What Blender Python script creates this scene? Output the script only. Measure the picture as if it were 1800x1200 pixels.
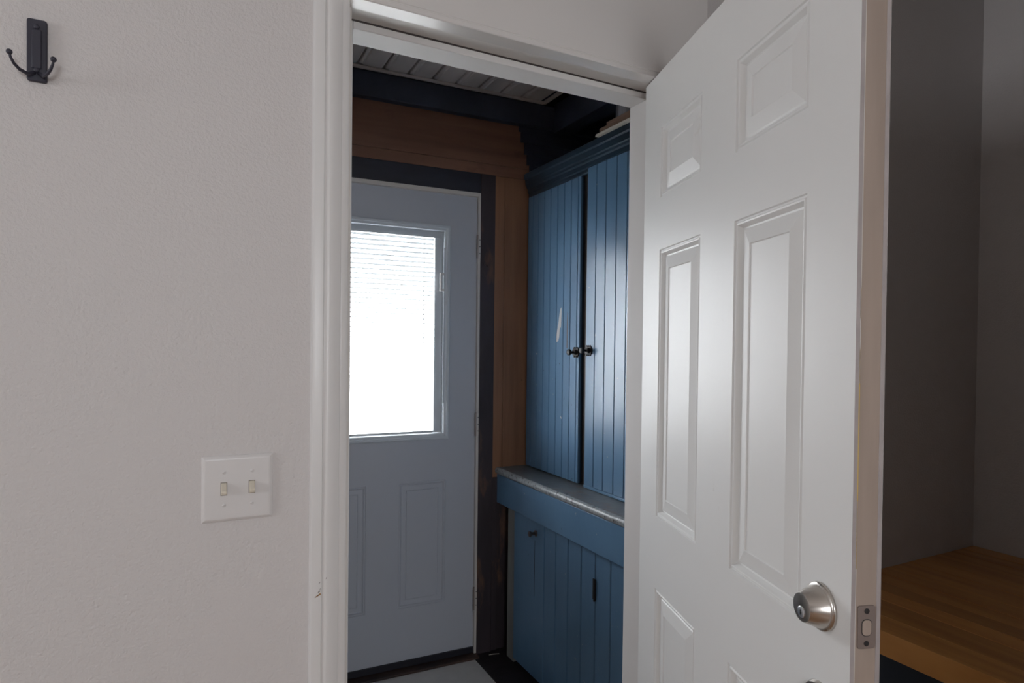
import bpy, math, random
from mathutils import Matrix, Vector
random.seed(7)
for o in list(bpy.data.objects): bpy.data.objects.remove(o)
S = bpy.context.scene
COL = S.collection

# ---------------------------------------------------------------- camera
YAW, PITCH, ROLL = math.radians(27.46), -0.0125, 0.0115
cd = bpy.data.cameras.new('camera'); cam = bpy.data.objects.new('camera', cd); COL.objects.link(cam)
cd.lens = 22.0; cd.sensor_width = 36.0; cd.sensor_fit = 'HORIZONTAL'; cd.shift_y = 20/1800; cd.clip_start = .02
fw = Vector((math.sin(YAW)*math.cos(PITCH), math.cos(YAW)*math.cos(PITCH), math.sin(PITCH)))
rt = Vector((math.cos(YAW), -math.sin(YAW), 0)); up = rt.cross(fw)
rx = (rt + ROLL*up).normalized(); uy = (up - ROLL*rt).normalized()
cam.matrix_world = Matrix.Translation((0, -1.245, 1.39)) @ Matrix((rx, uy, -fw)).transposed().to_4x4()
S.camera = cam

# ---------------------------------------------------------------- sky, daylight, exposure
S.view_settings.view_transform = 'Standard'; S.view_settings.look = 'None'
S.view_settings.gamma = 1; S.view_settings.use_curve_mapping = False
S.view_settings.exposure = 0.0
W = bpy.data.worlds.new('overcast_sky'); S.world = W; W.use_nodes = True
bg = W.node_tree.nodes['Background']
bg.inputs[0].default_value = (.93, .965, 1, 1); bg.inputs[1].default_value = 22.0

def portal(name, loc, rot, sx, sy):
    l = bpy.data.lights.new(name, 'AREA'); l.shape = 'RECTANGLE'; l.size = sx; l.size_y = sy
    l.cycles.is_portal = True
    o = bpy.data.objects.new(name, l); COL.objects.link(o); o.location = loc; o.rotation_euler = rot
R = math.radians
WIN_L = (-1.50, -.66, 1.04, 1.98)      # window in the left room wall: y0, y1, z0, z1
WIN_B = (-.70, .20, 1.07, 1.95)      # window in the rear room wall: x0, x1, z0, z1
XL, YB, XR, ZC = -3.4, -4.2, 2.56, 2.80
portal('daylight_left_window', (XL-.02, (WIN_L[0]+WIN_L[1])/2, (WIN_L[2]+WIN_L[3])/2), (0, R(-90), 0), WIN_L[3]-WIN_L[2], WIN_L[1]-WIN_L[0])
portal('daylight_rear_window', ((WIN_B[0]+WIN_B[1])/2, YB-.02, (WIN_B[2]+WIN_B[3])/2), (R(90), 0, 0), WIN_B[1]-WIN_B[0], WIN_B[3]-WIN_B[2])
SK = R(-2.0)                         # the old back wall stands two degrees askew
BO = Vector((1.20, 1.31, 0))
def bpt(t, n, z): return (BO.x+t*math.cos(SK)-n*math.sin(SK), BO.y+t*math.sin(SK)+n*math.cos(SK), z)
portal('daylight_back_door', bpt(-.47, .10, 1.42), (R(-90), 0, SK), .54, .88)

# ---------------------------------------------------------------- materials
def mat(name, col, rough=.5, var=0, vscale=6, stretch=(1, 1, 1), col2=None, bump=0, bscale=60, bstretch=None, metal=0, spec=.5, rnd=0, rvar=0, coat=0, detail=4):
    m = bpy.data.materials.new(name); m.use_nodes = True
    nt = m.node_tree; N = nt.nodes; L = nt.links; b = N['Principled BSDF']
    b.inputs['Base Color'].default_value = (*col, 1); b.inputs['Roughness'].default_value = rough
    b.inputs['Metallic'].default_value = metal; b.inputs['Specular IOR Level'].default_value = spec
    b.inputs['Coat Weight'].default_value = coat; b.inputs['Coat Roughness'].default_value = .15
    tc = N.new('ShaderNodeTexCoord')
    def noise(scale, st, det=4):
        mp = N.new('ShaderNodeMapping'); mp.inputs['Scale'].default_value = st
        L.new(tc.outputs['Object'], mp.inputs['Vector'])
        n = N.new('ShaderNodeTexNoise'); n.inputs['Scale'].default_value = scale; n.inputs['Detail'].default_value = det
        n.inputs['Roughness'].default_value = .6
        L.new(mp.outputs['Vector'], n.inputs['Vector']); return n
    out = None
    if var or col2:
        c2 = col2 or tuple(c*(1-var) for c in col)
        n = noise(vscale, stretch, detail)
        rp = N.new('ShaderNodeValToRGB'); rp.color_ramp.elements[0].position = .35; rp.color_ramp.elements[1].position = .65
        rp.color_ramp.elements[0].color = (*c2, 1); rp.color_ramp.elements[1].color = (*col, 1)
        L.new(n.outputs['Fac'], rp.inputs['Fac']); out = rp.outputs['Color']
        if rvar:
            mr = N.new('ShaderNodeMapRange'); mr.inputs['To Min'].default_value = rough-rvar; mr.inputs['To Max'].default_value = rough+rvar
            L.new(n.outputs['Fac'], mr.inputs['Value']); L.new(mr.outputs['Result'], b.inputs['Roughness'])
    if rnd:
        oi = N.new('ShaderNodeObjectInfo'); hs = N.new('ShaderNodeHueSaturation')
        mr = N.new('ShaderNodeMapRange'); mr.inputs['To Min'].default_value = 1-rnd; mr.inputs['To Max'].default_value = 1+rnd
        L.new(oi.outputs['Random'], mr.inputs['Value']); L.new(mr.outputs['Result'], hs.inputs['Value'])
        if out: L.new(out, hs.inputs['Color'])
        else: hs.inputs['Color'].default_value = (*col, 1)
        out = hs.outputs['Color']
    if out: L.new(out, b.inputs['Base Color'])
    if bump:
        n = noise(bscale, bstretch or (1, 1, 1), 3)
        bp = N.new('ShaderNodeBump'); bp.inputs['Strength'].default_value = 1; bp.inputs['Distance'].default_value = bump
        L.new(n.outputs['Fac'], bp.inputs['Height']); L.new(bp.outputs['Normal'], b.inputs['Normal'])
    m['out'] = 0
    return m
def overlay(m, col, scale, lo, hi, stretch=(1, 1, 1), detail=5, rough=None):
    """spots, chips and stains of another colour over what the material has"""
    nt = m.node_tree; N = nt.nodes; L = nt.links; b = N['Principled BSDF']
    tc = N.new('ShaderNodeTexCoord'); mp = N.new('ShaderNodeMapping'); mp.inputs['Scale'].default_value = stretch
    mp.inputs['Location'].default_value = (3.1*scale % 7, 1.7, 5.3)
    n = N.new('ShaderNodeTexNoise'); n.inputs['Scale'].default_value = scale; n.inputs['Detail'].default_value = detail; n.inputs['Roughness'].default_value = .65
    L.new(tc.outputs['Object'], mp.inputs['Vector']); L.new(mp.outputs['Vector'], n.inputs['Vector'])
    rp = N.new('ShaderNodeMapRange'); rp.inputs['From Min'].default_value = lo; rp.inputs['From Max'].default_value = hi
    L.new(n.outputs['Fac'], rp.inputs['Value'])
    mx = N.new('ShaderNodeMix'); mx.data_type = 'RGBA'
    L.new(rp.outputs['Result'], mx.inputs['Factor'])
    old = b.inputs['Base Color'].links
    if old: L.new(old[0].from_socket, mx.inputs['A'])
    else: mx.inputs['A'].default_value = b.inputs['Base Color'].default_value
    mx.inputs['B'].default_value = (*col, 1)
    L.new(mx.outputs['Result'], b.inputs['Base Color'])
    return m

M = {}
M['wall'] = mat('wall_paint', (.650, .618, .612), .5, bump=.0017, bscale=165)
M['ceil'] = mat('ceiling_paint', (.75, .74, .72), .8, bump=.001, bscale=120)
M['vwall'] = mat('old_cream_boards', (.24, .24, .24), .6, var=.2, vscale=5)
M['floor'] = mat('room_floor', (.36, .20, .10), .45, var=.3, vscale=5, stretch=(1, 12, 1))
M['trim'] = mat('trim_paint', (.72, .705, .70), .33, bump=.00025, bscale=40, bstretch=(1, 1, .08))
M['head'] = mat('head_board_paint', (.67, .645, .63), .24, bump=.0002, bscale=60, bstretch=(.05, 1, 1))
M['jamb'] = overlay(mat('jamb_paint', (.62, .585, .555), .42, bump=.0003, bscale=40, bstretch=(1, 1, .1)), (.42, .34, .29), 26, .66, .80)
M['stop'] = mat('matte_stop_paint', (.70, .68, .67), .55, bump=.0003, bscale=40, bstretch=(.05, 1, 1))
M['fold'] = mat('dirty_folded_steel', (.40, .355, .35), .45, var=.15, vscale=20)
M['door'] = overlay(mat('door_paint', (.75, .745, .735), .40, spec=.38, bump=.0004, bscale=7), (.50, .44, .38), 9, .70, .86)
M['edge'] = mat('door_edge_wood', (.38, .30, .25), .6, var=.2, vscale=14, stretch=(1, 1, .12), bump=.0004, bscale=60, bstretch=(1, 1, .1))
M['glue'] = mat('yellow_glue', (.62, .43, .12), .5)
M['nickel'] = mat('satin_nickel', (.55, .51, .47), .26, metal=1)
M['steel'] = mat('bright_steel', (.75, .77, .80), .3, metal=1)
M['plate_metal'] = mat('dull_plate_metal', (.30, .25, .23), .42, metal=.8)
M['keyhole'] = mat('dark_slot', (.02, .02, .02), .6)
M['black'] = mat('black_iron', (.026, .025, .042), .45, bump=.0003, bscale=120)
M['iron'] = mat('old_cast_iron', (.035, .032, .034), .38, metal=.5, bump=.0008, bscale=140)
M['knobmetal'] = mat('worn_knob_metal', (.16, .13, .125), .35, metal=.8)
M['plastic'] = mat('white_plastic', (.70, .675, .67), .32)
M['slot'] = mat('shadowed_slot_plastic', (.30, .27, .23), .5)
M['ivory'] = mat('ivory_plastic', (.66, .60, .50), .35)
M['bdoor'] = mat('back_door_paint', (.47, .49, .545), .38, bump=.00025, bscale=9)
M['bjamb'] = mat('back_jamb_paint', (.60, .56, .53), .45)
M['lite'] = mat('window_frame_plastic', (.56, .60, .65), .38)
M['slat'] = mat('blind_slat', (.30, .32, .33), .5)
M['rubber'] = mat('dark_sweep', (.014, .014, .022), .5)
M['navy'] = mat('dark_navy_paint', (.050, .062, .100), .5, var=.4, vscale=5, bump=.0006, bscale=30)
M['darkwood'] = overlay(mat('dark_stained_wood', (.055, .040, .048), .5, var=.5, vscale=6, stretch=(1, 1, .2), bump=.001, bscale=30, bstretch=(1, 1, .12)), (.19, .10, .055), 9, .58, .74, (1, 1, .3))
M['darkwood_h'] = mat('dark_stained_head', (.028, .030, .048), .5, var=.5, vscale=6, stretch=(.2, 1, 1), bump=.001, bscale=30, bstretch=(.12, 1, 1))
M['brown_h'] = overlay(mat('brown_board_across', (.30, .145, .090), .55, var=.3, vscale=5, stretch=(.25, 1, 3), bump=.0005, bscale=30, bstretch=(.1, 1, 1)), (.07, .03, .022), 5, .62, .85, (.6, 1, 1))
M['brown_v'] = overlay(mat('brown_board_upright', (.31, .150, .080), .5, var=.3, vscale=6, stretch=(3, 1, .2), bump=.0005, bscale=30, bstretch=(1, 1, .1)), (.09, .04, .02), 16, .70, .78)
def bluepaint(name, rough=.33):
    m = mat(name, (.135, .262, .420), rough, col2=(.110, .222, .365), vscale=4, stretch=(1, 1, .35), bump=.0005, bscale=55, bstretch=(1, 1, .25), rvar=.05)
    overlay(m, (.34, .40, .44), 42, .690, .715, (1, 1, .8))
    overlay(m, (.012, .018, .028), 50, .705, .735, (1, 1, .6))
    return m
M['blue'] = bluepaint('old_blue_gloss_paint', .30)
M['blue_dark'] = mat('dark_blue_moulding', (.030, .065, .105), .35, var=.4, vscale=7, stretch=(1, .3, 1))  # darker, mottled blue for crown, top rail, carcasses and door backing
M['counter'] = overlay(overlay(mat('worn_counter', (.22, .24, .25), .40, col2=(.13, .15, .165), vscale=7, bump=.0008, bscale=50), (.25, .14, .085), 6, .55, .70, (1, .6, 1)), (.035, .04, .045), 13, .62, .72)
M['nosing'] = overlay(overlay(mat('bare_worn_nosing', (.44, .46, .47), .35, col2=(.26, .29, .31), vscale=60, bump=.0012, bscale=70), (.075, .06, .055), 55, .58, .66), (.06, .12, .18), 9, .66, .78)
M['stile'] = mat('bare_grey_stile', (.32, .32, .30), .7, var=.3, vscale=9, stretch=(1, 1, .2))
M['chip'] = mat('bare_pale_chip', (.62, .62, .62), .6)
M['chipwood'] = mat('bare_wood_chip', (.42, .22, .08), .6, var=.6, vscale=60)
M['smudge'] = mat('brown_gap_wood', (.050, .038, .034), .6, var=.5, vscale=12, stretch=(1, 1, .1))
M['soffit'] = mat('pale_soffit_plank', (.74, .67, .64), .55, var=.2, vscale=6, stretch=(1, .1, 1))
M['soffit_trim'] = mat('pale_channel_trim', (.60, .53, .49), .5)
M['vfloor'] = mat('grey_white_floor', (.68, .66, .64), .5, var=.2, vscale=4, bump=.0003, bscale=40)
M['vdark'] = mat('dark_dirty_boards', (.022, .015, .018), .6, var=.5, vscale=10, bump=.001, bscale=40)
M['threshold'] = mat('worn_threshold', (.10, .055, .04), .5, col2=(.022, .014, .014), vscale=9, stretch=(.3, 1, 1))
M['oldwall'] = mat('dark_old_boards', (.045, .045, .060), .75, var=.4, vscale=8)
M['rawwood'] = mat('weathered_brown_plank', (.27, .165, .115), .7, var=.4, vscale=14, stretch=(1, .12, 1), bump=.001, bscale=60, bstretch=(1, .1, 1))
M['rawwhite'] = mat('chalky_white_offcut', (.66, .62, .55), .7)
M['wrap'] = mat('cloudy_plastic_wrap', (.36, .36, .40), .25, var=.6, vscale=30, stretch=(1, 1, .2), bump=.004, bscale=40, bstretch=(1, 1, .3))
M['block'] = overlay(mat('oiled_maple', (.60, .285, .080), .36, col2=(.46, .195, .052), vscale=5, stretch=(5, .35, 1), rnd=.20, bump=.0002, bscale=40, bstretch=(2, .1, 1)), (.09, .035, .015), 16, .72, .8, (1.2, .3, 1))
M['tblue'] = mat('dark_navy_cabinet', (.012, .02, .034), .45)
M['ground'] = mat('outside_concrete', (.40, .40, .39), .9, var=.1, vscale=2)
g = bpy.data.materials.new('window_glass'); g.use_nodes = True
nt = g.node_tree; nt.nodes.remove(nt.nodes['Principled BSDF'])
tr = nt.nodes.new('ShaderNodeBsdfTransparent'); gl = nt.nodes.new('ShaderNodeBsdfGlossy'); gl.inputs['Roughness'].default_value = .02
mx = nt.nodes.new('ShaderNodeMixShader'); mx.inputs[0].default_value = .06
nt.links.new(tr.outputs[0], mx.inputs[1]); nt.links.new(gl.outputs[0], mx.inputs[2]); nt.links.new(mx.outputs[0], nt.nodes['Material Output'].inputs[0])
M['glass'] = g

# ---------------------------------------------------------------- mesh helpers
class MB:
    def __init__(s): s.v = []; s.f = []
    def box(s, x0, x1, y0, y1, z0, z1):
        b = len(s.v)
        s.v += [(x, y, z) for z in (z0, z1) for y in (y0, y1) for x in (x0, x1)]
        s.f += [tuple(b+i for i in q) for q in ((0, 2, 3, 1), (4, 5, 7, 6), (0, 1, 5, 4), (2, 6, 7, 3), (0, 4, 6, 2), (1, 3, 7, 5))]
        return s
    def prism(s, pts, fn, a, b_):
        """closed profile pts (p,q) swept straight from a to b_; fn(p,q,t)->xyz"""
        n = len(pts); b = len(s.v)
        for t in (a, b_): s.v += [fn(p, q, t) for p, q in pts]
        s.f += [(b+i, b+(i+1) % n, b+n+(i+1) % n, b+n+i) for i in range(n)]
        s.f += [tuple(b+i for i in reversed(range(n))), tuple(b+n+i for i in range(n))]
        return s
    def lathe(s, prof, fn, n=32):
        """prof [(r,h)], fn(cx,cy,h)->xyz"""
        b = len(s.v); m = len(prof)
        for r, h in prof:
            for k in range(n):
                a = 2*math.pi*k/n; s.v.append(fn(r*math.cos(a), r*math.sin(a), h))
        for j in range(m-1):
            for k in range(n):
                k2 = (k+1) % n
                s.f.append((b+j*n+k, b+j*n+k2, b+(j+1)*n+k2, b+(j+1)*n+k))
        s.f.append(tuple(b+k for k in reversed(range(n)))); s.f.append(tuple(b+(m-1)*n+k for k in range(n)))
        return s
    def tube(s, path, r, n=10):
        P = [Vector(p) for p in path]; b = len(s.v); m = len(P)
        rr = r if isinstance(r, (list, tuple)) else [r]*m
        ref = Vector((.31, .17, .93))
        for i, p in enumerate(P):
            d = (P[min(i+1, m-1)]-P[max(i-1, 0)]).normalized()
            u = d.cross(ref).normalized(); w = d.cross(u)
            for k in range(n):
                a = 2*math.pi*k/n; s.v.append(tuple(p+rr[i]*(u*math.cos(a)+w*math.sin(a))))
        for j in range(m-1):
            for k in range(n):
                k2 = (k+1) % n; s.f.append((b+j*n+k, b+j*n+k2, b+(j+1)*n+k2, b+(j+1)*n+k))
        s.f.append(tuple(b+k for k in reversed(range(n)))); s.f.append(tuple(b+(m-1)*n+k for k in range(n)))
        return s
    def ball(s, c, r, n=16):
        prof = [(max(r*math.sin(math.pi*i/10), r*.02), -r*math.cos(math.pi*i/10)) for i in range(11)]
        return s.lathe(prof, lambda x, y, h: (c[0]+x, c[1]+y, c[2]+h), n)
    def quad(s, *p):
        b = len(s.v); s.v += list(p); s.f.append(tuple(range(b, b+len(p)))); return s
    def build(s, name, m, parent=None, loc=None, rz=None, bevel=0, smooth=False, seg=2):
        me = bpy.data.meshes.new(name); me.from_pydata(s.v, [], s.f); me.update()
        import bmesh
        bm = bmesh.new(); bm.from_mesh(me); bmesh.ops.recalc_face_normals(bm, faces=bm.faces); bm.to_mesh(me); bm.free()
        me.materials.append(M[m] if isinstance(m, str) else m)
        o = bpy.data.objects.new(name, me); COL.objects.link(o)
        if parent is not None: o.parent = parent
        if loc is not None: o.location = loc
        if rz is not None: o.rotation_euler = (0, 0, rz)
        if smooth:
            for p in me.polygons: p.use_smooth = True
            try: me.set_sharp_from_angle(angle=R(40))
            except Exception: pass
        if bevel:
            md = o.modifiers.new('bevel', 'BEVEL'); md.width = bevel; md.segments = seg; md.limit_method = 'ANGLE'; md.angle_limit = R(35)
            for p in me.polygons: p.use_smooth = True
            try: me.set_sharp_from_angle(angle=R(35))
            except Exception: pass
            md.harden_normals = False
        return o
def B(*a): return MB().box(*a)
def empty(name, loc=(0, 0, 0), rz=0):
    o = bpy.data.objects.new(name, None); COL.objects.link(o); o.location = loc; o.rotation_euler = (0, 0, rz); o.empty_display_size = .1
    return o
def tag(o, label=None, cat=None, group=None, kind=None):
    if label: o['label'] = label
    if cat: o['category'] = cat
    if group: o['group'] = group
    if kind: o['kind'] = kind
    return o
def struct(o, label=None): return tag(o, label, None, None, 'structure')

# ================================================================ THE ROOM
TW = .115   # thickness of the front wall
mb = MB()
mb.box(XL, .262, 0, TW, 0, ZC).box(1.09, XR, 0, TW, 0, ZC).box(.262, 1.09, 0, TW, 2.07, ZC)
struct(mb.build('wall_front', 'wall'), 'light warm grey orange peel wall holding the doorway, hook and switch')
struct(B(XR, XR+.1, YB, TW, 0, ZC).build('wall_right', 'wall'), 'dim grey textured wall meeting the butcher block corner')
y0, y1, z0, z1 = WIN_L
mb = MB().box(XL-.1, XL, YB, y0, 0, ZC).box(XL-.1, XL, y1, TW, 0, ZC).box(XL-.1, XL, y0, y1, 0, z0).box(XL-.1, XL, y0, y1, z1, ZC)
struct(mb.build('wall_left', 'wall'))
x0, x1, z0, z1 = WIN_B
mb = MB().box(XL-.1, x0, YB-.1, YB, 0, ZC).box(x1, XR+.1, YB-.1, YB, 0, ZC).box(x0, x1, YB-.1, YB, 0, z0).box(x0, x1, YB-.1, YB, z1, ZC)
struct(mb.build('wall_rear', 'wall'))
struct(B(1.30, 1.41, YB, -.95, 0, ZC).build('wall_added_blocker', 'wall'))   # added wall outside the frame, blocks light from the table corner
struct(B(XL-.1, XR+.1, YB-.1, TW, -.1, 0).build('floor', 'floor'))
struct(B(XL-.1, XR+.1, YB-.1, TW, ZC, ZC+.1).build('ceiling', 'ceil'))
def room_window(name, fn, a0, a1, z0, z1):
    w = struct(empty(name, fn(a0, 0, z0)))
    o = Vector(fn(a0, 0, z0))
    def bx(mb, p0, p1, q0, q1, r0, r1):
        A = Vector(fn(p0, q0, r0))-o; Bv = Vector(fn(p1, q1, r1))-o
        mb.box(min(A.x, Bv.x), max(A.x, Bv.x), min(A.y, Bv.y), max(A.y, Bv.y), min(A.z, Bv.z), max(A.z, Bv.z))
    m = MB()
    bx(m, a0, a0+.05, .02, .08, z0, z1); bx(m, a1-.05, a1, .02, .08, z0, z1)
    bx(m, a0+.05, a1-.05, .02, .08, z0, z0+.05); bx(m, a0+.05, a1-.05, .02, .08, z1-.05, z1)
    zm = (z0+z1)/2; bx(m, a0+.05, a1-.05, .03, .07, zm-.02, zm+.02)
    m.build('window_frame', 'trim', w)
    m = MB(); bx(m, a0+.05, a1-.05, .048, .052, z0+.05, zm-.02); m.build('pane', 'glass', w)
    m = MB(); bx(m, a0+.05, a1-.05, .048, .052, zm+.02, z1-.05); m.build('pane', 'glass', w)
room_window('window_2', lambda a, q, z: (a, YB-q, z), *WIN_B)
room_window('window_1', lambda a, q, z: (XL-q, a, z), *WIN_L)

# ---------------------------------------------------------------- doorway trim
JL, JR, JZ = .2845, 1.0700, 2.0485     # faces of the jamb
cas = [(.2105, 0), (.2105, -.0125), (.2125, -.0155), (.217, -.0168), (.2305, -.0172), (.2325, -.0150), (.2345, -.0150), (.2370, -.0168), (.243, -.0172), (.262, -.0150), (.2645, -.0125), (.2660, -.0130), (.2760, -.0118), (.2785, -.0098), (.2785, 0)]
t = MB().prism(cas, lambda p, q, s: (p, q, s), 0, 2.42).build('trim_1', 'trim', smooth=True)
struct(t, 'fluted white casing board up the left side of the doorway')
def chip(pts, fn, name, m, parent, d=.0004):
    n = len(pts); mb = MB(); mb.v = [fn(a, b, 0) for a, b in pts]+[fn(a, b, d) for a, b in pts]
    mb.f = [tuple(range(n)), tuple(range(n, 2*n))]+[(i, (i+1) % n, n+(i+1) % n, n+i) for i in range(n)]
    return mb.build(name, m, parent)
for cx, cz, w, h, m in ((.2245, .9060, .0115, .0085, 'chipwood'), (.2265, .9130, .0045, .0050, 'smudge'), (.2275, .9300, .0022, .0040, 'smudge'), (.2405, .9375, .0022, .0050, 'smudge'), (.2290, .918, .002, .003, 'smudge')):
    yy = -.0172
    chip([(cx-w/2, cz-h*.45), (cx-w*.1, cz-h*.25), (cx+w/2, cz+h*.1), (cx+w*.45, cz+h*.5), (cx+w*.1, cz+h*.2), (cx-w*.35, cz-h*.2)], lambda a, b, d, yy=yy: (a, yy-d, b), 'paint_chip', m, t)
# head board: plain wide board with a bead above its lower edge
hb = [(0, 2.0475), (-.0385, 2.0475), (-.0400, 2.0490), (-.0400, 2.0575), (-.0385, 2.0585), (-.0385, 2.0605), (-.0400, 2.0620), (-.0400, 2.42), (0, 2.42)]
struct(MB().prism(hb, lambda p, q, s: (s, p, q), .2786, 1.1785).build('trim_2', 'head'), 'plain wide white board across the top of the doorway')
struct(B(1.0785, 1.1785, -.016, 0, 0, 2.0470).build('trim_3', 'trim', bevel=.002), 'white casing board behind the open door hinge side')
jm = MB()
jm.box(.262, JL, 0, TW, 0, JZ).box(JR, 1.09, 0, TW, 0, JZ).box(.262, 1.09, 0, TW, JZ, 2.07)
j = struct(jm.build('trim_4', 'jamb', bevel=.0012), 'white door jamb lining the doorway')
MB().box(JL, JL+.013, .0455, TW, 0, JZ).build('door_stop', 'stop', j, bevel=.002)
MB().box(JR-.014, JR, .0455, TW, 0, 2.0315).build('door_stop', 'stop', j, bevel=.002)
MB().box(JL+.013, JR, .0455, TW, 2.0315, JZ).build('door_stop', 'stop', j, bevel=.002)
# rubber weather strip in the corner of head and stop
MB().box(JL+.002, JR-.002, .0430, .0455, 2.0458, JZ).build('weather_strip', 'smudge', j)

# ---------------------------------------------------------------- panelled doors
RINGS = [(0, 0), (.0018, .0030), (.0048, .0030), (.0068, .0006), (.0095, .0012), (.0155, .0092), (.0185, .0098), (.0210, .0080), (.0480, .0026), (.0497, .0046)]
def panel_mesh(x0, x1, z0, z1, side, yb, rings):
    mb = MB(); n = len(rings)
    for ins, d in rings:
        y = yb+side*d
        mb.v += [(x0+ins, y, z0+ins), (x1-ins, y, z0+ins), (x1-ins, y, z1-ins), (x0+ins, y, z1-ins)]
    for j_ in range(n-1):
        for k in range(4):
            k2 = (k+1) % 4; mb.f.append((4*j_+k, 4*j_+k2, 4*j_+4+k2, 4*j_+4+k))
    mb.f.append(tuple(4*(n-1)+k for k in range(4)))
    return mb
def skin_mesh(w, z0, z1, holes, yb, side, fold, th=.0009):
    """sheet face with rectangular holes, folded over the edges"""
    xs = sorted({0, w, *[h[0] for h in holes], *[h[1] for h in holes]})
    zs = sorted({z0, z1, *[h[2] for h in holes], *[h[3] for h in holes]})
    mb = MB(); idx = {}
    def V(x, z):
        if (x, z) not in idx: idx[(x, z)] = len(mb.v); mb.v.append((x, yb, z))
        return idx[(x, z)]
    for i in range(len(xs)-1):
        for k in range(len(zs)-1):
            cx = (xs[i]+xs[i+1])/2; cz = (zs[k]+zs[k+1])/2
            if any(h[0] < cx < h[1] and h[2] < cz < h[3] for h in holes): continue
            mb.f.append((V(xs[i], zs[k]), V(xs[i+1], zs[k]), V(xs[i+1], zs[k+1]), V(xs[i], zs[k+1])))
    if not fold: return mb
    y2 = yb+side*fold
    for (xa, za, xb, zb) in ((0, z0, 0, z1), (w, z0, w, z1), (0, z0, w, z0), (0, z1, w, z1)):
        mb.quad((xa, yb, za), (xb, yb, zb), (xb, y2, zb), (xa, y2, za))
    return mb

DW, DT = .780, .0435
ANG = R(-90-18.7)
door = struct(empty('door_1', (1.028, .014, 0), ANG), 'open white six panel door with a brass-edged bare latch side')
door['label'] = 'open white six panel door with nickel deadbolt, in front of the doorway'
PX = [(.104, .319), (.457, .671)]
PZ = [(.24, .8150), (.9865, 1.6200), (1.7430, 1.9100)]
DZ0, DZ1 = .012, 2.0445
holes = [(a, b, c, d) for a, b in PX for c, d in PZ]
for side, yb in ((1, 0), (-1, DT)):
    o = skin_mesh(DW, DZ0, DZ1, holes, yb, side, 0).build('steel_skin', 'door', door)
    ya_, yb_ = sorted((yb+side*.00004, yb+side*.0062))
    MB().box(DW-.0020, DW, ya_, yb_, DZ0, DZ1).box(0, .0020, ya_, yb_, DZ0, DZ1).box(.002, DW-.002, ya_, yb_, DZ1-.0018, DZ1).build('folded_edge', 'fold', door, bevel=.0006)
    for h in holes: panel_mesh(*h, side, yb, RINGS).build('panel', 'door', door)
B(.0015, DW-.0012, .0105, DT-.0105, DZ0+.001, DZ1-.0015).build('door_core', 'edge', door)
tag(B(DW-.03, DW-.0008, .0004, DT-.0004, DZ0+.001, DZ1-.001).build('edge_strip', 'edge', door, bevel=.0006), 'bare pinkish wood strip along the latch edge')
B(DW-.0009, DW-.0002, .0062, .0072, .05, 2.04).build('glue_line', 'jamb', door)
B(DW-.0009, DW-.0001, .0060, .0074, 1.19, 1.345).build('glue_line', 'glue', door)
for (za, zb) in ((1.345, 1.39), (1.43, 1.47), (1.10, 1.19)):
    B(DW-.0009, DW-.0002, .0063, .0071, za, zb).build('glue_line', 'glue', door)
# deadbolt
DBX, DBZ = .7210, 1.0270
fy = lambda cx, cz: (lambda a, b, h: (cx+a, -h, cz+b))
db = MB().lathe([(.0325, 0), (.0335, .0015), (.0335, .0040), (.0322, .0058), (.0295, .0068), (.0292, .0085), (.0205, .0300), (.0198, .0312), (.0185, .0316)], fy(DBX, DBZ), 48).build('deadbolt', 'nickel', door, smooth=True)
tag(db, 'brushed nickel tapered deadbolt cylinder')
MB().lathe([(.0078, .0314), (.0078, .0326), (.0070, .0330)], fy(DBX, DBZ-.0065), 28).build('key_plug', 'steel', db, smooth=True)
mb = MB().box(DBX-.0008, DBX+.0008, -.0333, -.0328, DBZ-.0105, DBZ-.0030)
mb.box(DBX-.0008, DBX+.0022, -.0333, -.0328, DBZ-.0085, DBZ-.0065); mb.build('keyway', 'keyhole', db)
# knob below
KZ = .8870
kb = MB().lathe([(.0325, 0), (.0325, .003), (.0300, .0075), (.0150, .0100), (.0120, .0150), (.0120, .0270), (.0170, .0320), (.0240, .0380), (.0265, .0470), (.0250, .0560), (.0190, .0630), (.0080, .0650)], fy(DBX, KZ), 40).build('door_knob', 'nickel', door, smooth=True)
tag(kb, 'round nickel door knob')
# latch face plate let into the edge
fp = MB()
def rrect(cy, cz, w, h, r, n=5):
    P = []
    for sx, sz, a0 in ((1, 1, 0), (-1, 1, 90), (-1, -1, 180), (1, -1, 270)):
        for k in range(n+1):
            a = R(a0+90*k/n); P.append((cy+sx*(w/2-r)+r*math.cos(a), cz+sz*(h/2-r)+r*math.sin(a)))
    return P
FZ = 1.0225
plt = MB().prism(rrect(.0225, FZ, .0254, .0572, .0035), lambda p, q, s: (s, p, q), DW-.001, DW+.0012).build('latch_plate', 'plate_metal', door, bevel=.0004)
MB().prism(rrect(.0225, FZ-.0005, .0150, .0225, .0058), lambda p, q, s: (s, p, q), DW+.0011, DW+.00145).build('bolt_recess', 'keyhole', plt)
MB().prism(rrect(.0225, FZ-.0005, .0132, .0205, .0052), lambda p, q, s: (s, p, q), DW+.0012, DW+.0022).build('bolt', 'edge', plt, bevel=.0003)
for dz in (-.0215, .0215):
    sc = MB().lathe([(.0036, 0), (.0036, .0006), (.0028, .0008)], lambda a, b, h, dz=dz: (DW+.0012+h, .0225+a, FZ+dz+b), 16).build('screw', 'iron', plt, smooth=True)
    MB().box(DW+.0019, DW+.0022, .0222, .0228, FZ+dz-.002, FZ+dz+.002).box(DW+.0019, DW+.0022, .0205, .0245, FZ+dz-.0003, FZ+dz+.0003).build('screw_slot', 'keyhole', sc)
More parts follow.
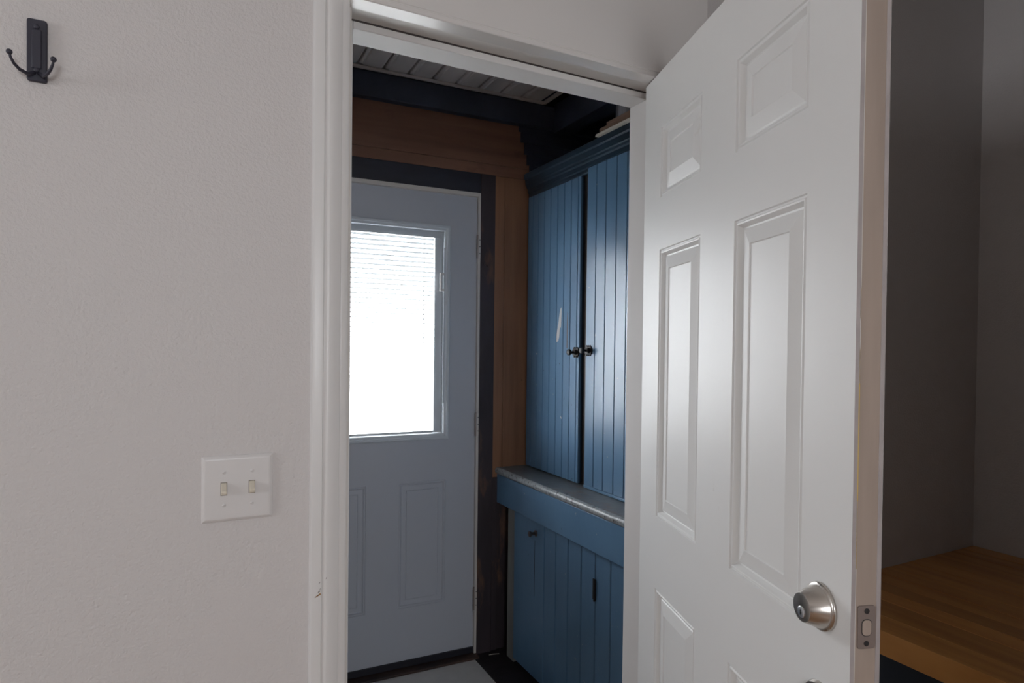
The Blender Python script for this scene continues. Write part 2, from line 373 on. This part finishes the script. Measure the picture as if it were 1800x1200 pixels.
for hz_ in (.28, 1.05, 1.80):
    h = MB().lathe([(.0065, -.045), (.0065, .045)], lambda a, b, q, hz_=hz_: (-.006+a, DT+.004+b, hz_+q), 14).build('hinge', 'nickel', door, smooth=True)

# ---------------------------------------------------------------- coat hook and switch on the front wall
hk = tag(empty('coat_hook', (-.2137, 0, 1.80)), 'black iron double coat hook high on the left wall', 'coat hook')
mb = MB().prism(rrect(0, .0495, .0265, .0985, .004), lambda p, q, s: (p, -s, q), 0, .0070)
mb.build('back_plate', 'black', hk, bevel=.0015)
mb = MB().box(-.0065, .0065, -.0100, -.0065, .020, .082).build('raised_panel', 'black', hk, bevel=.0015)
for zz in (.018, .086):
    MB().lathe([(.0038, .006), (.0038, .0095), (.0022, .0108)], lambda a, b, h, zz=zz: (a, -h, zz+b), 16).build('screw', 'black', hk, smooth=True)
for sx in (-1, 1):
    path = [(sx*.003, -.006, .0135), (sx*.010, -.018, .0065), (sx*.0175, -.030, .0070), (sx*.0230, -.038, .0120), (sx*.0262, -.042, .0190), (sx*.0272, -.0435, .0245)]
    pr = MB().tube(path, [.0030, .0028, .0025, .0023, .0020, .0018], 10).build('prong', 'black', hk, smooth=True)
    MB().ball((sx*.0274, -.0437, .0262), .0043, 14).build('ball_tip', 'black', pr, smooth=True)

sw = tag(empty('light_switch', (.0840, 0, 1.0645)), 'white two-gang toggle switch plate beside the doorway', 'light switch')
mb = MB().prism([(-.0598, 0), (.0598, 0), (.0598, .0025), (.0545, .0062), (-.0545, .0062), (-.0598, .0025)], lambda p, q, s: (p, -q, s), 0, .1192)
pl = MB()
w_, h_ = .0598, .1192
rr_ = [(0, 0), (0, .0022), (.0018, .0040), (.0050, .0058), (.0075, .0062)]
for ins, d in rr_:
    pl.v += [(-w_+ins, -d, ins), (w_-ins, -d, ins), (w_-ins, -d, h_-ins), (-w_+ins, -d, h_-ins)]
for q in range(len(rr_)-1):
    for k in range(4): pl.f.append((4*q+k, 4*q+(k+1) % 4, 4*q+4+(k+1) % 4, 4*q+4+k))
pl.f.append(tuple(4*(len(rr_)-1)+k for k in range(4))); pl.f.append((3, 2, 1, 0))
pl.build('switch_plate', 'plastic', sw)
for tx in (-.0236, .0234):
    MB().box(tx-.0056, tx+.0056, -.0066, -.0060, .0475, .0718).build('toggle_slot', 'slot', sw)
    tg = MB().prism([(.0486, .0060), (.0706, .0060), (.0690, .0085), (.0560, .0165), (.0510, .0160), (.0486, .0085)], lambda p, q, s, tx=tx: (tx+s, -q, p), -.0045, .0045)
    tag(tg.build('toggle', 'ivory', sw, bevel=.0008), 'ivory toggle lever')
    for zz in (.0298, .0894):
        s_ = MB().lathe([(.0032, .006), (.0032, .0068), (.0022, .0074)], lambda a, b, h, tx=tx, zz=zz: (tx+a, -h, zz+b), 16).build('screw', 'plastic', sw, smooth=True)
        MB().prism([(-.0024, -.0010), (-.0020, -.0014), (.0024, .0010), (.0020, .0014)], lambda p, q, s, tx=tx, zz=zz: (tx+p, -s, zz+q), .0070, .00755).build('screw_slot', 'slot', s_)

# ---------------------------------------------------------------- butcher block table in the corner behind the door
TZ = .676
tb = tag(empty('butcher_block_table', (2.06, -.6, 0)), 'butcher block table on a navy base in the corner behind the door', 'table')
TX0, TX1, TY0, TY1 = 1.570, 2.5585, -1.25, -.002
x = TX0; k = 0
while x < TX1-.02:
    w = min(random.choice((.070, .080, .092, .104)), TX1-x)
    if TX1-x-w < .03: w = TX1-x
    B(x-2.06, x+w-.0006-2.06, TY0+.6, TY1+.6, TZ-.062, TZ-random.random()*.0006).build('stave', 'block', tb, bevel=.0012)
    x += w; k += 1
B(TX0+.055-2.06, TX1-.02-2.06, TY0+.66, TY1+.58, .09, TZ-.062).build('base_cabinet', 'tblue', tb, bevel=.002)
B(TX0+.11-2.06, TX1-.02-2.06, TY0+.72, TY1+.58, 0, .09).build('toe_kick', 'tblue', tb)

# ================================================================ THE VESTIBULE BEYOND
VX0, VX1 = .20, 1.95
struct(B(VX0-.1, 1.135, TW, 1.45, -.1, 0).build('floor_vestibule', 'vfloor'), 'pale grey floor seen at the foot of the back door')
struct(B(1.135, VX1+.1, TW, 1.45, -.1, .003).build('floor_dark_boards', 'vdark'), 'dark dirty floor boards under the blue cabinet')
struct(B(VX0-.1, VX0, TW, 1.5, 0, 2.8).build('wall_vestibule_left', 'vwall'))
struct(B(VX1, VX1+.1, TW, 1.5, 0, 2.8).build('wall_vestibule_right', 'oldwall'))
struct(MB().box(VX0, .25, TW, TW+.012, 0, 2.75).box(1.10, VX1, TW, TW+.012, 0, 2.75).box(.25, 1.10, TW, TW+.012, 2.085, 2.75).build('wall_vestibule_front', 'vwall'))
struct(B(VX0-.1, VX1+.1, TW, 1.5, 2.75, 2.85).build('ceiling_void', 'oldwall'))
# back wall, askew: local frame t (right), n (outward), z
D_T0, D_T1, D_Z0, D_Z1 = -.886, -.056, .034, 2.0430
wb = struct(MB().box(-1.10, -.900, 0, .10, 0, 2.80).box(-.043, .90, 0, .10, 0, 2.80).box(-.900, -.043, 0, .10, 2.0620, 2.80).build('wall_vestibule_back', 'oldwall', loc=BO, rz=SK), 'board-clad back wall around the white half glass door')
def wpiece(name, m, *b, bevel=.0015): return B(*b).build(name, m, wb, bevel=bevel)
wpiece('board', 'brown_h', -1.0, .215, -.012, 0, 2.1500, 2.1965)
wpiece('board', 'brown_h', -1.0, .205, -.012, 0, 2.1980, 2.4200)
wpiece('board', 'brown_v', .0285, .0760, -.010, 0, .790, 2.1490)
wpiece('board', 'brown_v', .0770, .2400, -.010, 0, .790, 2.1490)
wpiece('dark_board', 'darkwood', .0285, .0560, -.012, 0, 0, .789)
wpiece('dark_board', 'darkwood', .0570, .2400, -.006, 0, 0, .789)
# ragged dark plank ends above the cabinet
for i, (z0_, z1_, ta) in enumerate(((2.165, 2.215, .196), (2.216, 2.262, .182), (2.263, 2.315, .168), (2.316, 2.362, .150), (2.363, 2.425, .140))):
    wpiece('dark_board', 'navy', ta, .85, -.020-.003*(i % 2), -.0121, z0_, z1_)
struct(B(-1.0, .60, -.050, 0, 2.388, 2.490).build('trim_5', 'navy', loc=BO, rz=SK, bevel=.003), 'dark navy beam under the ceiling across the back wall')
tr6 = struct(B(-.043, .0285, -.016, 0, 0, 2.1495).build('trim_6', 'darkwood', loc=BO, rz=SK, bevel=.003), 'dark stained upright casing right of the back door')
for t_, z_ in ((-.022, 1.748), (-.010, 1.741)):
    MB().tube([(t_, -.014, z_), (t_-.002, -.026, z_+.004), (t_-.003, -.030, z_-.006)], [.0016, .0016, .0012], 8).build('bent_nail', 'plate_metal', tr6, smooth=True)
struct(B(-.90, -.0435, -.016, 0, 2.0620, 2.1495).build('trim_7', 'darkwood_h', loc=BO, rz=SK, bevel=.003), 'dark stained casing across the head of the back door')
struct(B(-.985, -.900, -.016, 0, 0, 2.1495).build('trim_8', 'darkwood', loc=BO, rz=SK, bevel=.003))
jb = MB().box(-.0545, -.0430, -.017, .10, .002, 2.0620).box(-.900, -.8875, -.017, .10, .002, 2.0620).box(-.8875, -.0545, -.017, .10, 2.0450, 2.0620)
struct(jb.build('trim_9', 'bjamb', loc=BO, rz=SK, bevel=.0012), 'narrow off-white jamb edge around the back door')
struct(MB().box(-.90, -.043, -.055, .12, 0, .010).box(-.90, -.043, -.006, .12, .010, .020).build('threshold', 'threshold', loc=BO, rz=SK, bevel=.002), 'worn dark wooden threshold under the back door')

bd = struct(empty('door_2', BO, SK), 'white half glass back door with blinds between the panes')
bw = D_T1-D_T0
LX0, LX1, LZ0, LZ1 = -.764+.886, -.179+.886, .976, 1.9090   # lite frame, door coordinates
bdd = tag(empty('slab_group'), None)
bpy.data.objects.remove(bdd)
BP = [(-.401+.886, -.1915+.886, .2620, .7980), (-.7485+.886, -.5390+.886, .2620, .7980)]
bholes = [(LX0+.012, LX1-.012, LZ0+.012, LZ1-.012)]+BP
off = Vector((D_T0, 0, 0))
def bpart(mb, name, m, parent=bd, **kw):
    mb.v = [(v[0]+D_T0, v[1], v[2]) for v in mb.v]
    return mb.build(name, m, parent, **kw)
for side, yb in ((1, -.004), (-1, .040)):
    bpart(skin_mesh(bw, D_Z0, D_Z1, bholes, yb, side, .022), 'steel_skin', 'bdoor')
    for h in BP: bpart(panel_mesh(*h, side, yb, [(0, 0), (.0015, .0030), (.0040, .0030), (.0060, .0008), (.0090, .0008), (.0120, .0050), (.0160, .0060), (.0320, .0052), (.0335, .0075), (.0355, .0075), (.0370, .0040)]), 'panel', 'bdoor')
hx0, hx1, hz0, hz1 = bholes[0]
bpart(MB().box(.002, hx0-.0005, .0095, .030, D_Z0+.002, D_Z1-.002).box(hx1+.0005, bw-.002, .0095, .030, D_Z0+.002, D_Z1-.002).box(hx0, hx1, .0095, .030, D_Z0+.002, hz0-.0005).box(hx0, hx1, .0095, .030, hz1+.0005, D_Z1-.002), 'door_core', 'bdoor')
# lite frame: moulded ring, room side
def ring_frame(x0, x1, z0, z1, prof):
    mb = MB(); n = len(prof)
    for ins, y in prof: mb.v += [(x0+ins, y, z0+ins), (x1-ins, y, z0+ins), (x1-ins, y, z1-ins), (x0+ins, y, z1-ins)]
    for j_ in range(n):
        j2 = (j_+1) % n
        for k in range(4): mb.f.append((4*j_+k, 4*j_+(k+1) % 4, 4*j2+(k+1) % 4, 4*j2+k))
    return mb
lf = bpart(ring_frame(LX0, LX1, LZ0, LZ1, [(0, -.0045), (.001, -.0095), (.006, -.0125), (.014, -.0120), (.017, -.0090), (.026, -.0070), (.0275, -.002), (.0275, .014), (0, .006)]), 'window_frame', 'lite')
bpart(ring_frame(LX0, LX1, LZ0, LZ1, [(0, .0405), (.004, .048), (.0275, .046), (.0275, .016), (.01, .016)]), 'window_frame', 'lite')
gx0, gx1, gz0, gz1 = LX0+.0275, LX1-.0275, LZ0+.0275-.012, LZ1-.0275
bpart(B(gx0, gx1, .0165, .0185, LZ0+.0275, gz1), 'pane', 'glass')
bpart(B(gx0, gx1, .0430, .0450, LZ0+.0275, gz1), 'pane', 'glass')
# blinds between the panes
BX0, BX1 = gx0+.010, gx1-.036
blind = tag(empty('venetian_blind', BO, SK), 'white venetian blind inside the glass of the back door', 'blind')
sz = LZ1-.0275-.030
MB().box(gx0+.0005+D_T0, gx1-.0005+D_T0, .0215, .0400, sz+.002, sz+.0295).build('head_rail', 'lite', blind)
MB().box(gx1-.0355+D_T0, gx1-.0005+D_T0, .0215, .0400, LZ0+.029, sz+.0015).build('side_channel', 'lite', blind)
MB().box(gx0+.0005+D_T0, gx0+.0095+D_T0, .0215, .0400, LZ0+.029, sz+.0015).build('side_channel', 'lite', blind)
slat_me = None
nsl = 41; pitch_ = (sz-.004-(LZ0+.036))/nsl
for k in range(nsl):
    z = sz-.006-k*pitch_
    if slat_me is None:
        m_ = MB(); tl = 0
        prof = [(-.0076, 0), (-.004, .0009), (0, .0012), (.004, .0009), (.0076, 0), (.004, .0004), (0, .0007), (-.004, .0004)]
        prof = [(a*math.cos(tl)-b*math.sin(tl), a*math.sin(tl)+b*math.cos(tl)) for a, b in prof]
        m_.prism(prof, lambda p, q, s: (s, p, q), BX0+.001, BX1-.001)
        so = m_.build('slat', 'slat', blind, smooth=True); slat_me = so.data
    else:
        so = bpy.data.objects.new('slat', slat_me); COL.objects.link(so); so.parent = blind
    so.location = (D_T0, .0308, z); so.rotation_euler = (R(-33+31*(k/(nsl-1))), 0, 0)   # the slats hang shut at the top and ease open downwards
for cx in (BX1-.048, BX0+.048):
    B(cx+D_T0-.0012, cx+D_T0+.0012, .0222, .0228, LZ0+.032, sz+.002).build('ladder_cord', 'slat', blind)
B(BX0+D_T0, BX1+D_T0, .0235, .0385, LZ0+.0285, LZ0+.036).build('bottom_rail', 'slat', blind)
# blind slider on the frame
bpart(B(gx1-.004, gx1+.004, -.0090, -.0065, LZ0+.16, LZ1-.10), 'slider_track', 'lite', lf)
bpart(MB().box(gx1-.022, gx1-.014, -.013, -.006, 1.620, 1.700).box(gx1-.014, gx1-.002, -.011, -.006, 1.690, 1.700).box(gx1-.014, gx1-.002, -.011, -.006, 1.620, 1.630), 'slider_handle', 'plastic', lf, bevel=.001)
for hz_ in (1.824, 1.036, .257):
    h = MB().box(-.0560, -.0440, -.0195, -.0170, hz_-.050, hz_+.050).build('hinge', 'bjamb', bd, bevel=.0008)
    MB().lathe([(.0042, -.051), (.0042, .051)], lambda a, b, q, hz_=hz_: (-.0575+a, -.0165+b, hz_+q), 12).build('hinge_pin', 'plate_metal', h, smooth=True)
    for dz in (-.03, 0, .03): MB().lathe([(.0022, 0), (.0022, .0006)], lambda a, b, q, hz_=hz_, dz=dz: (-.0475+a, -.0196-q, hz_+dz+b), 10).build('screw', 'iron', h)
bpart(B(.001, bw-.001, -.010, .040, .0115+.009, D_Z0-.0002), 'door_sweep', 'rubber')
bpart(B(.001, bw-.001, -.012, -.0045, .012, D_Z0+.004), 'sweep_lip', 'rubber')
struct(B(-14, 16, 1.75, 30, -.25, -.15).build('ground_outside', 'ground'))

# vestibule ceiling: pale planks running away from the viewer
cl = struct(B(VX0-.1, 1.44, TW, 1.5, 2.520, 2.60).build('ceiling_vestibule', 'soffit_trim'), 'pale plank ceiling of the vestibule')
edges = [.602-.1045*4+.1045*k for k in range(13)]
for k in range(12):
    a, b = max(edges[k], VX0), min(edges[k+1], 1.4400)
    if b-a < .01: continue
    pr = [(a+.0015, 2.5199), (a+.0015, 2.5085), (a+.004, 2.5060), (a+.014, 2.5060), (a+.018, 2.5010), (b-.014, 2.5010), (b-.0075, 2.5075), (b-.0075, 2.5199)]
    MB().prism(pr, lambda p, q, s: (p, s, q), TW+.014, 1.262).build('plank', 'soffit', cl)
struct(B(-1.0, .245, -.066, -.0505, 2.4905, 2.5005).build('trim_10', 'soffit_trim', loc=BO, rz=SK, bevel=.0015), 'pale channel strip where the plank ceiling meets the navy beam')
struct(B(1.4402, 1.4520, TW+.014, 1.245, 2.4905, 2.5060).build('trim_11', 'soffit_trim', bevel=.0015), 'pale channel strip along the right edge of the plank ceiling')
struct(B(1.4402, 1.4700, TW+.014, 1.25, 2.5062, 2.7498).build('trim_12', 'navy'))
struct(B(1.500, 1.590, TW+.014, 1.25, 2.370, 2.50).build('trim_13', 'navy', bevel=.004), 'dark navy joist over the cabinet top')
struct(B(1.745, 1.825, TW+.014, 1.25, 2.47, 2.60).build('trim_14', 'navy', bevel=.004), 'dark navy joist further back over the cabinet')

# ---------------------------------------------------------------- blue cabinet: upper unit, counter, lower unit
CY0, CY1 = .135, 1.280
FX = 1.392
uc = tag(empty('upper_cabinet', (FX, .70, .836)), 'blue beadboard upper cupboard with two tall doors above the counter', 'cabinet')
def up_(mb, name, m, parent=uc, **kw):
    mb.v = [(v[0]-FX, v[1]-.70, v[2]-.836) for v in mb.v]
    return mb.build(name, m, parent, **kw)
up_(MB().box(FX+.018, 1.93, CY0, CY0+.02, .836, 2.15).box(FX+.018, 1.93, CY1-.02, CY1-.002, .836, 2.15).box(FX+.02, 1.93, CY0+.02, CY1-.02, 2.10, 2.15).box(1.91, 1.93, CY0+.02, CY1-.02, .836, 2.10), 'carcass', 'blue_dark')
up_(B(FX+.012, FX+.022, .778, .862, .837, 2.10), 'centre_stile', 'smudge', bevel=.002)
up_(B(FX-.004, FX+.018, CY0, CY1-.002, 2.066, 2.10), 'top_rail', 'blue_dark', bevel=.002)
up_(B(FX-.0135, FX+.02, CY0, .792, .8362, .8485), 'bottom_rail', 'blue', bevel=.003)
crown = [(FX+.02, 2.090), (FX-.004, 2.082), (FX-.009, 2.086), (FX-.009, 2.103), (FX-.015, 2.108), (FX-.016, 2.116), (FX-.021, 2.120), (FX-.023, 2.142), (FX-.029, 2.147), (FX-.030, 2.167), (FX-.027, 2.170), (FX+.03, 2.170)]
up_(MB().prism(crown, lambda p, q, s: (p, s, q), CY0, CY1-.002), 'crown_moulding', 'blue_dark', smooth=True)
def cup_door(ya, yb, z0, z1, grooves, xf, label):
    d = up_(B(xf+.010, xf+.018, ya+.001, yb-.001, z0+.002, z1-.002), 'cupboard_door', 'blue_dark')
    tag(d, label)
    E_ = [ya]+sorted(grooves)+[yb]
    for i in range(len(E_)-1):
        a, b = E_[i]+.0010, E_[i+1]-.0010
        mb = MB().prism([(xf+.0100, a), (xf+.0020, a), (xf, a+.002), (xf, b-.002), (xf+.0020, b), (xf+.0100, b)], lambda p, q, s: (p, q, s), z0, z1)
        up_(mb, 'bead_board', 'blue', d)
    return d
dl = cup_door(.842, CY1-.004, .842, 2.064, [.863, .913, .965, 1.019, 1.0755, 1.129, 1.180, 1.231], FX-.006, 'left cupboard door of narrow blue boards')
dr = cup_door(CY0+.02, .7900, .850, 2.080, [.7285, .6665, .602, .5400, .478, .416, .354, .292, .230], FX-.012, 'right cupboard door of wider blue boards, slightly proud')
def latch(cy, cz, xf, parent, ph):
    px = lambda a, b, h: (xf-h, cy+a, cz+b)
    pl_ = MB().prism(rrect(0, 0, .040, .030, .004), lambda p, q, s: px(p, q, s), 0, .004)
    for sgn in (-1, 1):
        for q in (-.012, 0, .012):
            pl_.prism(rrect(q, sgn*.0175, .007, .007, .003, 3), lambda p, q2, s: px(p, q2, s), 0, .0032)
    for sgn in (-1, 1): pl_.prism(rrect(sgn*.0215, 0, .006, .014, .002, 3), lambda p, q2, s: px(p, q2, s), 0, .0032)
    l = up_(pl_, 'cupboard_latch', 'iron', parent, bevel=.0006)
    tag(l, 'cast iron turn latch')
    up_(MB().box(xf-.014, xf-.004, cy-.012, cy+.012, cz-.010, cz+.010), 'latch_case', 'iron', parent, bevel=.002)
    up_(MB().lathe([(.0050, .012), (.0045, .022), (.0060, .025), (.0115, .029), (.0130, .034), (.0115, .039), (.0060, .0415)], px, 24), 'latch_knob', 'iron', parent, smooth=True)
latch(.8640, 1.3640, FX-.006, dl, 0)
latch(.7660, 1.3720, FX-.012, dr, 0)
# bare scrape and scratches on the left door
sxf = FX-.0061
def flake(pts, m): 
    n = len(pts); mb = MB(); mb.v = [(sxf, a, b) for a, b in pts]+[(sxf-.0004, a, b) for a, b in pts]
    mb.f = [tuple(range(n)), tuple(range(n, 2*n))]+[(i, (i+1) % n, n+(i+1) % n, n+i) for i in range(n)]
    up_(mb, 'bare_scrape', m, dl)
flake([(.982, 1.5500), (.977, 1.5450), (.981, 1.462), (.988, 1.470), (.993, 1.425), (1.002, 1.408), (1.016, 1.404), (1.014, 1.440), (1.000, 1.490), (.990, 1.535)], 'chip')
flake([(.9320, 1.530), (.9290, 1.500), (.9300, 1.380), (.9345, 1.380), (.9340, 1.47)], 'rawwood')
flake([(1.178, 1.356), (1.183, 1.356), (1.183, 1.349), (1.178, 1.350)], 'chip')
flake([(.968, 1.092), (.977, 1.096), (.975, 1.088), (.970, 1.084)], 'chip')

ct = tag(empty('countertop', (1.42, .70, .836)), 'worn blue-grey wooden counter ledge with a rubbed bare front edge', 'countertop')
def ct_(mb, name, m, parent=ct, **kw):
    mb.v = [(v[0]-1.42, v[1]-.70, v[2]-.836) for v in mb.v]
    return mb.build(name, m, parent, **kw)
ct_(B(1.2560, 1.93, CY0, 1.305, .806, .8355), 'slab', 'counter')
np_ = [(1.2560, .8355)]+[(1.2560-.0145*math.sin(math.pi*k/8), .8208+.0147*math.cos(math.pi*k/8)) for k in range(1, 8)]+[(1.2560, .806)]
ct_(MB().prism(np_, lambda p, q, s: (p, s, q), CY0, 1.305), 'nosing', 'nosing', smooth=True)

tag(ct_(B(1.2520, 1.2690, CY0, 1.300, .6760, .8055), 'apron', 'blue', bevel=.002), 'blue board under the counter edge')
LXF = 1.2700
lc = tag(empty('lower_cabinet', (LXF, .70, 0)), 'blue lower cupboard of wide upright boards under the counter', 'cabinet')
def lo_(mb, name, m, parent=lc, **kw):
    mb.v = [(v[0]-LXF, v[1]-.70, v[2]) for v in mb.v]
    return mb.build(name, m, parent, **kw)
lo_(MB().box(LXF+.02, 1.93, CY0, CY0+.02, .02, .805).box(LXF+.03, 1.93, 1.19, 1.21, .02, .805).box(1.91, 1.93, CY0+.02, 1.19, .02, .805), 'carcass', 'blue_dark')
tag(lo_(B(LXF+.004, LXF+.026, 1.1620, 1.2260, .003, .805), 'corner_stile', 'stile', bevel=.002), 'bare grey upright strip')
ld = lo_(B(LXF+.014, LXF+.022, .2, 1.160, .030, .80), 'cupboard_door', 'blue_dark')
E_ = [.160, .196, .284, .372, .460, .549, .637, .7255, .8125, .9005, 1.1605]
for i in range(len(E_)-1):
    a, b = E_[i]+.0016, E_[i+1]-.0016
    lo_(MB().prism([(LXF+.0140, a), (LXF+.0024, a), (LXF, a+.0024), (LXF, b-.0024), (LXF+.0024, b), (LXF+.0140, b)], lambda p, q, s: (p, q, s), .026, .800), 'board', 'blue', ld)
# split down the widest board
lo_(MB().prism([(.9755, .590), (.9775, .590), (.9785, .500), (.9800, .452), (.9778, .445), (.9770, .36), (.9755, .36), (.9758, .47)], lambda p, q, s: (LXF-s, p, q), -.001, .0004), 'split', 'keyhole', ld)
px_ = lambda a, b, h: (LXF-h, .9680+a, .6220+b)
kn = lo_(MB().lathe([(.0130, 0), (.0130, .003), (.0065, .006), (.0060, .016), (.0085, .022), (.0120, .027), (.0120, .031), (.0060, .035)], px_, 20), 'cupboard_knob', 'knobmetal', ld, smooth=True)
hg = lo_(MB().box(LXF-.0035, LXF+.001, .5430, .5600, .5020, .5750), 'hinge', 'iron', ld, bevel=.001)
lo_(MB().lathe([(.0042, .500), (.0042, .577)], lambda a, b, h: (LXF-.0045+a, .5460+b, h), 12), 'hinge_pin', 'iron', hg, smooth=True)

# ---------------------------------------------------------------- things lying on top of the cabinet
tag(MB().prism([(1.350, 2.1705), (1.395, 2.1705), (1.395, 2.181), (1.352, 2.180)], lambda p, q, s: (p, s, q), .20, .700).build('white_offcut', 'rawwhite', bevel=.001), 'chalky white strip of wood along the cabinet top edge', 'wood strip')
tag(MB().prism([(1.362, 2.1815), (1.470, 2.1715+.010), (1.470, 2.203), (1.362, 2.200)], lambda p, q, s: (p, s, q), .18, .690).build('wood_plank', 'rawwood', bevel=.0015), 'lower weathered brown plank on the cabinet top', 'plank')
tag(MB().prism([(1.372, 2.2035), (1.480, 2.2035), (1.480, 2.219), (1.372, 2.217)], lambda p, q, s: (p, s, q), .22, .660).build('wood_plank', 'rawwood', bevel=.0015), 'upper weathered brown plank on the cabinet top', 'plank')
wr = MB(); n = 20
prof = [(.030, 0), (.062, .004), (.068, .02), (.066, .07), (.071, .12), (.064, .16), (.050, .185), (.022, .20), (.018, .225), (.024, .235)]
wr.lathe(prof, lambda a, b, h: (1.51+a*(1+.08*math.sin(9*h*10)), .675+b*(1+.06*math.sin(60*h+3*a*40)), 2.1505+h), n)
tag(wr.build('plastic_bundle', 'wrap', smooth=True), 'cloudy plastic wrapped bundle behind the planks on the cabinet', 'bundle')
sp = MB().tube([(0, 0, 0), (.02, -.004, .001), (.045, -.010, .0)], [.0012, .0016, .0008], 6).build('wood_splinter', 'rawwhite', loc=(1.205, 1.262, .0050))
tag(sp, 'pale splinter of wood on the dark floor by the back door casing', 'splinter')

# ---------------------------------------------------------------- names for the rest of the setting
REST = {
 'wall_left': 'grey wall with a window at the far left of the room', 'wall_rear': 'grey wall with a window behind the viewer',
 'wall_added_blocker': 'added unseen grey wall that keeps light off the table corner', 'floor': 'warm brown wooden floor of the room', 'ceiling': 'plain white ceiling of the room',
 'window_1': 'white framed window in the left room wall', 'window_2': 'white framed window in the wall behind the viewer',
 'wall_vestibule_left': 'grey board wall on the left of the vestibule', 'wall_vestibule_right': 'dark board wall behind the blue cabinets',
 'wall_vestibule_front': 'vestibule side of the wall holding the doorway', 'ceiling_void': 'dark ceiling boards high above the blue cabinet',
 'trim_8': 'dark stained upright casing left of the back door', 'trim_12': 'dark navy upright board beside the plank ceiling edge',
 'ground_outside': 'pale concrete ground outside the back door'}
for n_, l_ in REST.items():
    if n_ in bpy.data.objects and 'label' not in bpy.data.objects[n_]: bpy.data.objects[n_]['label'] = l_
for o in bpy.data.objects:
    if o.parent is None and o.get('kind') == 'structure' and 'category' not in o: o['category'] = o.name.split('_')[0]
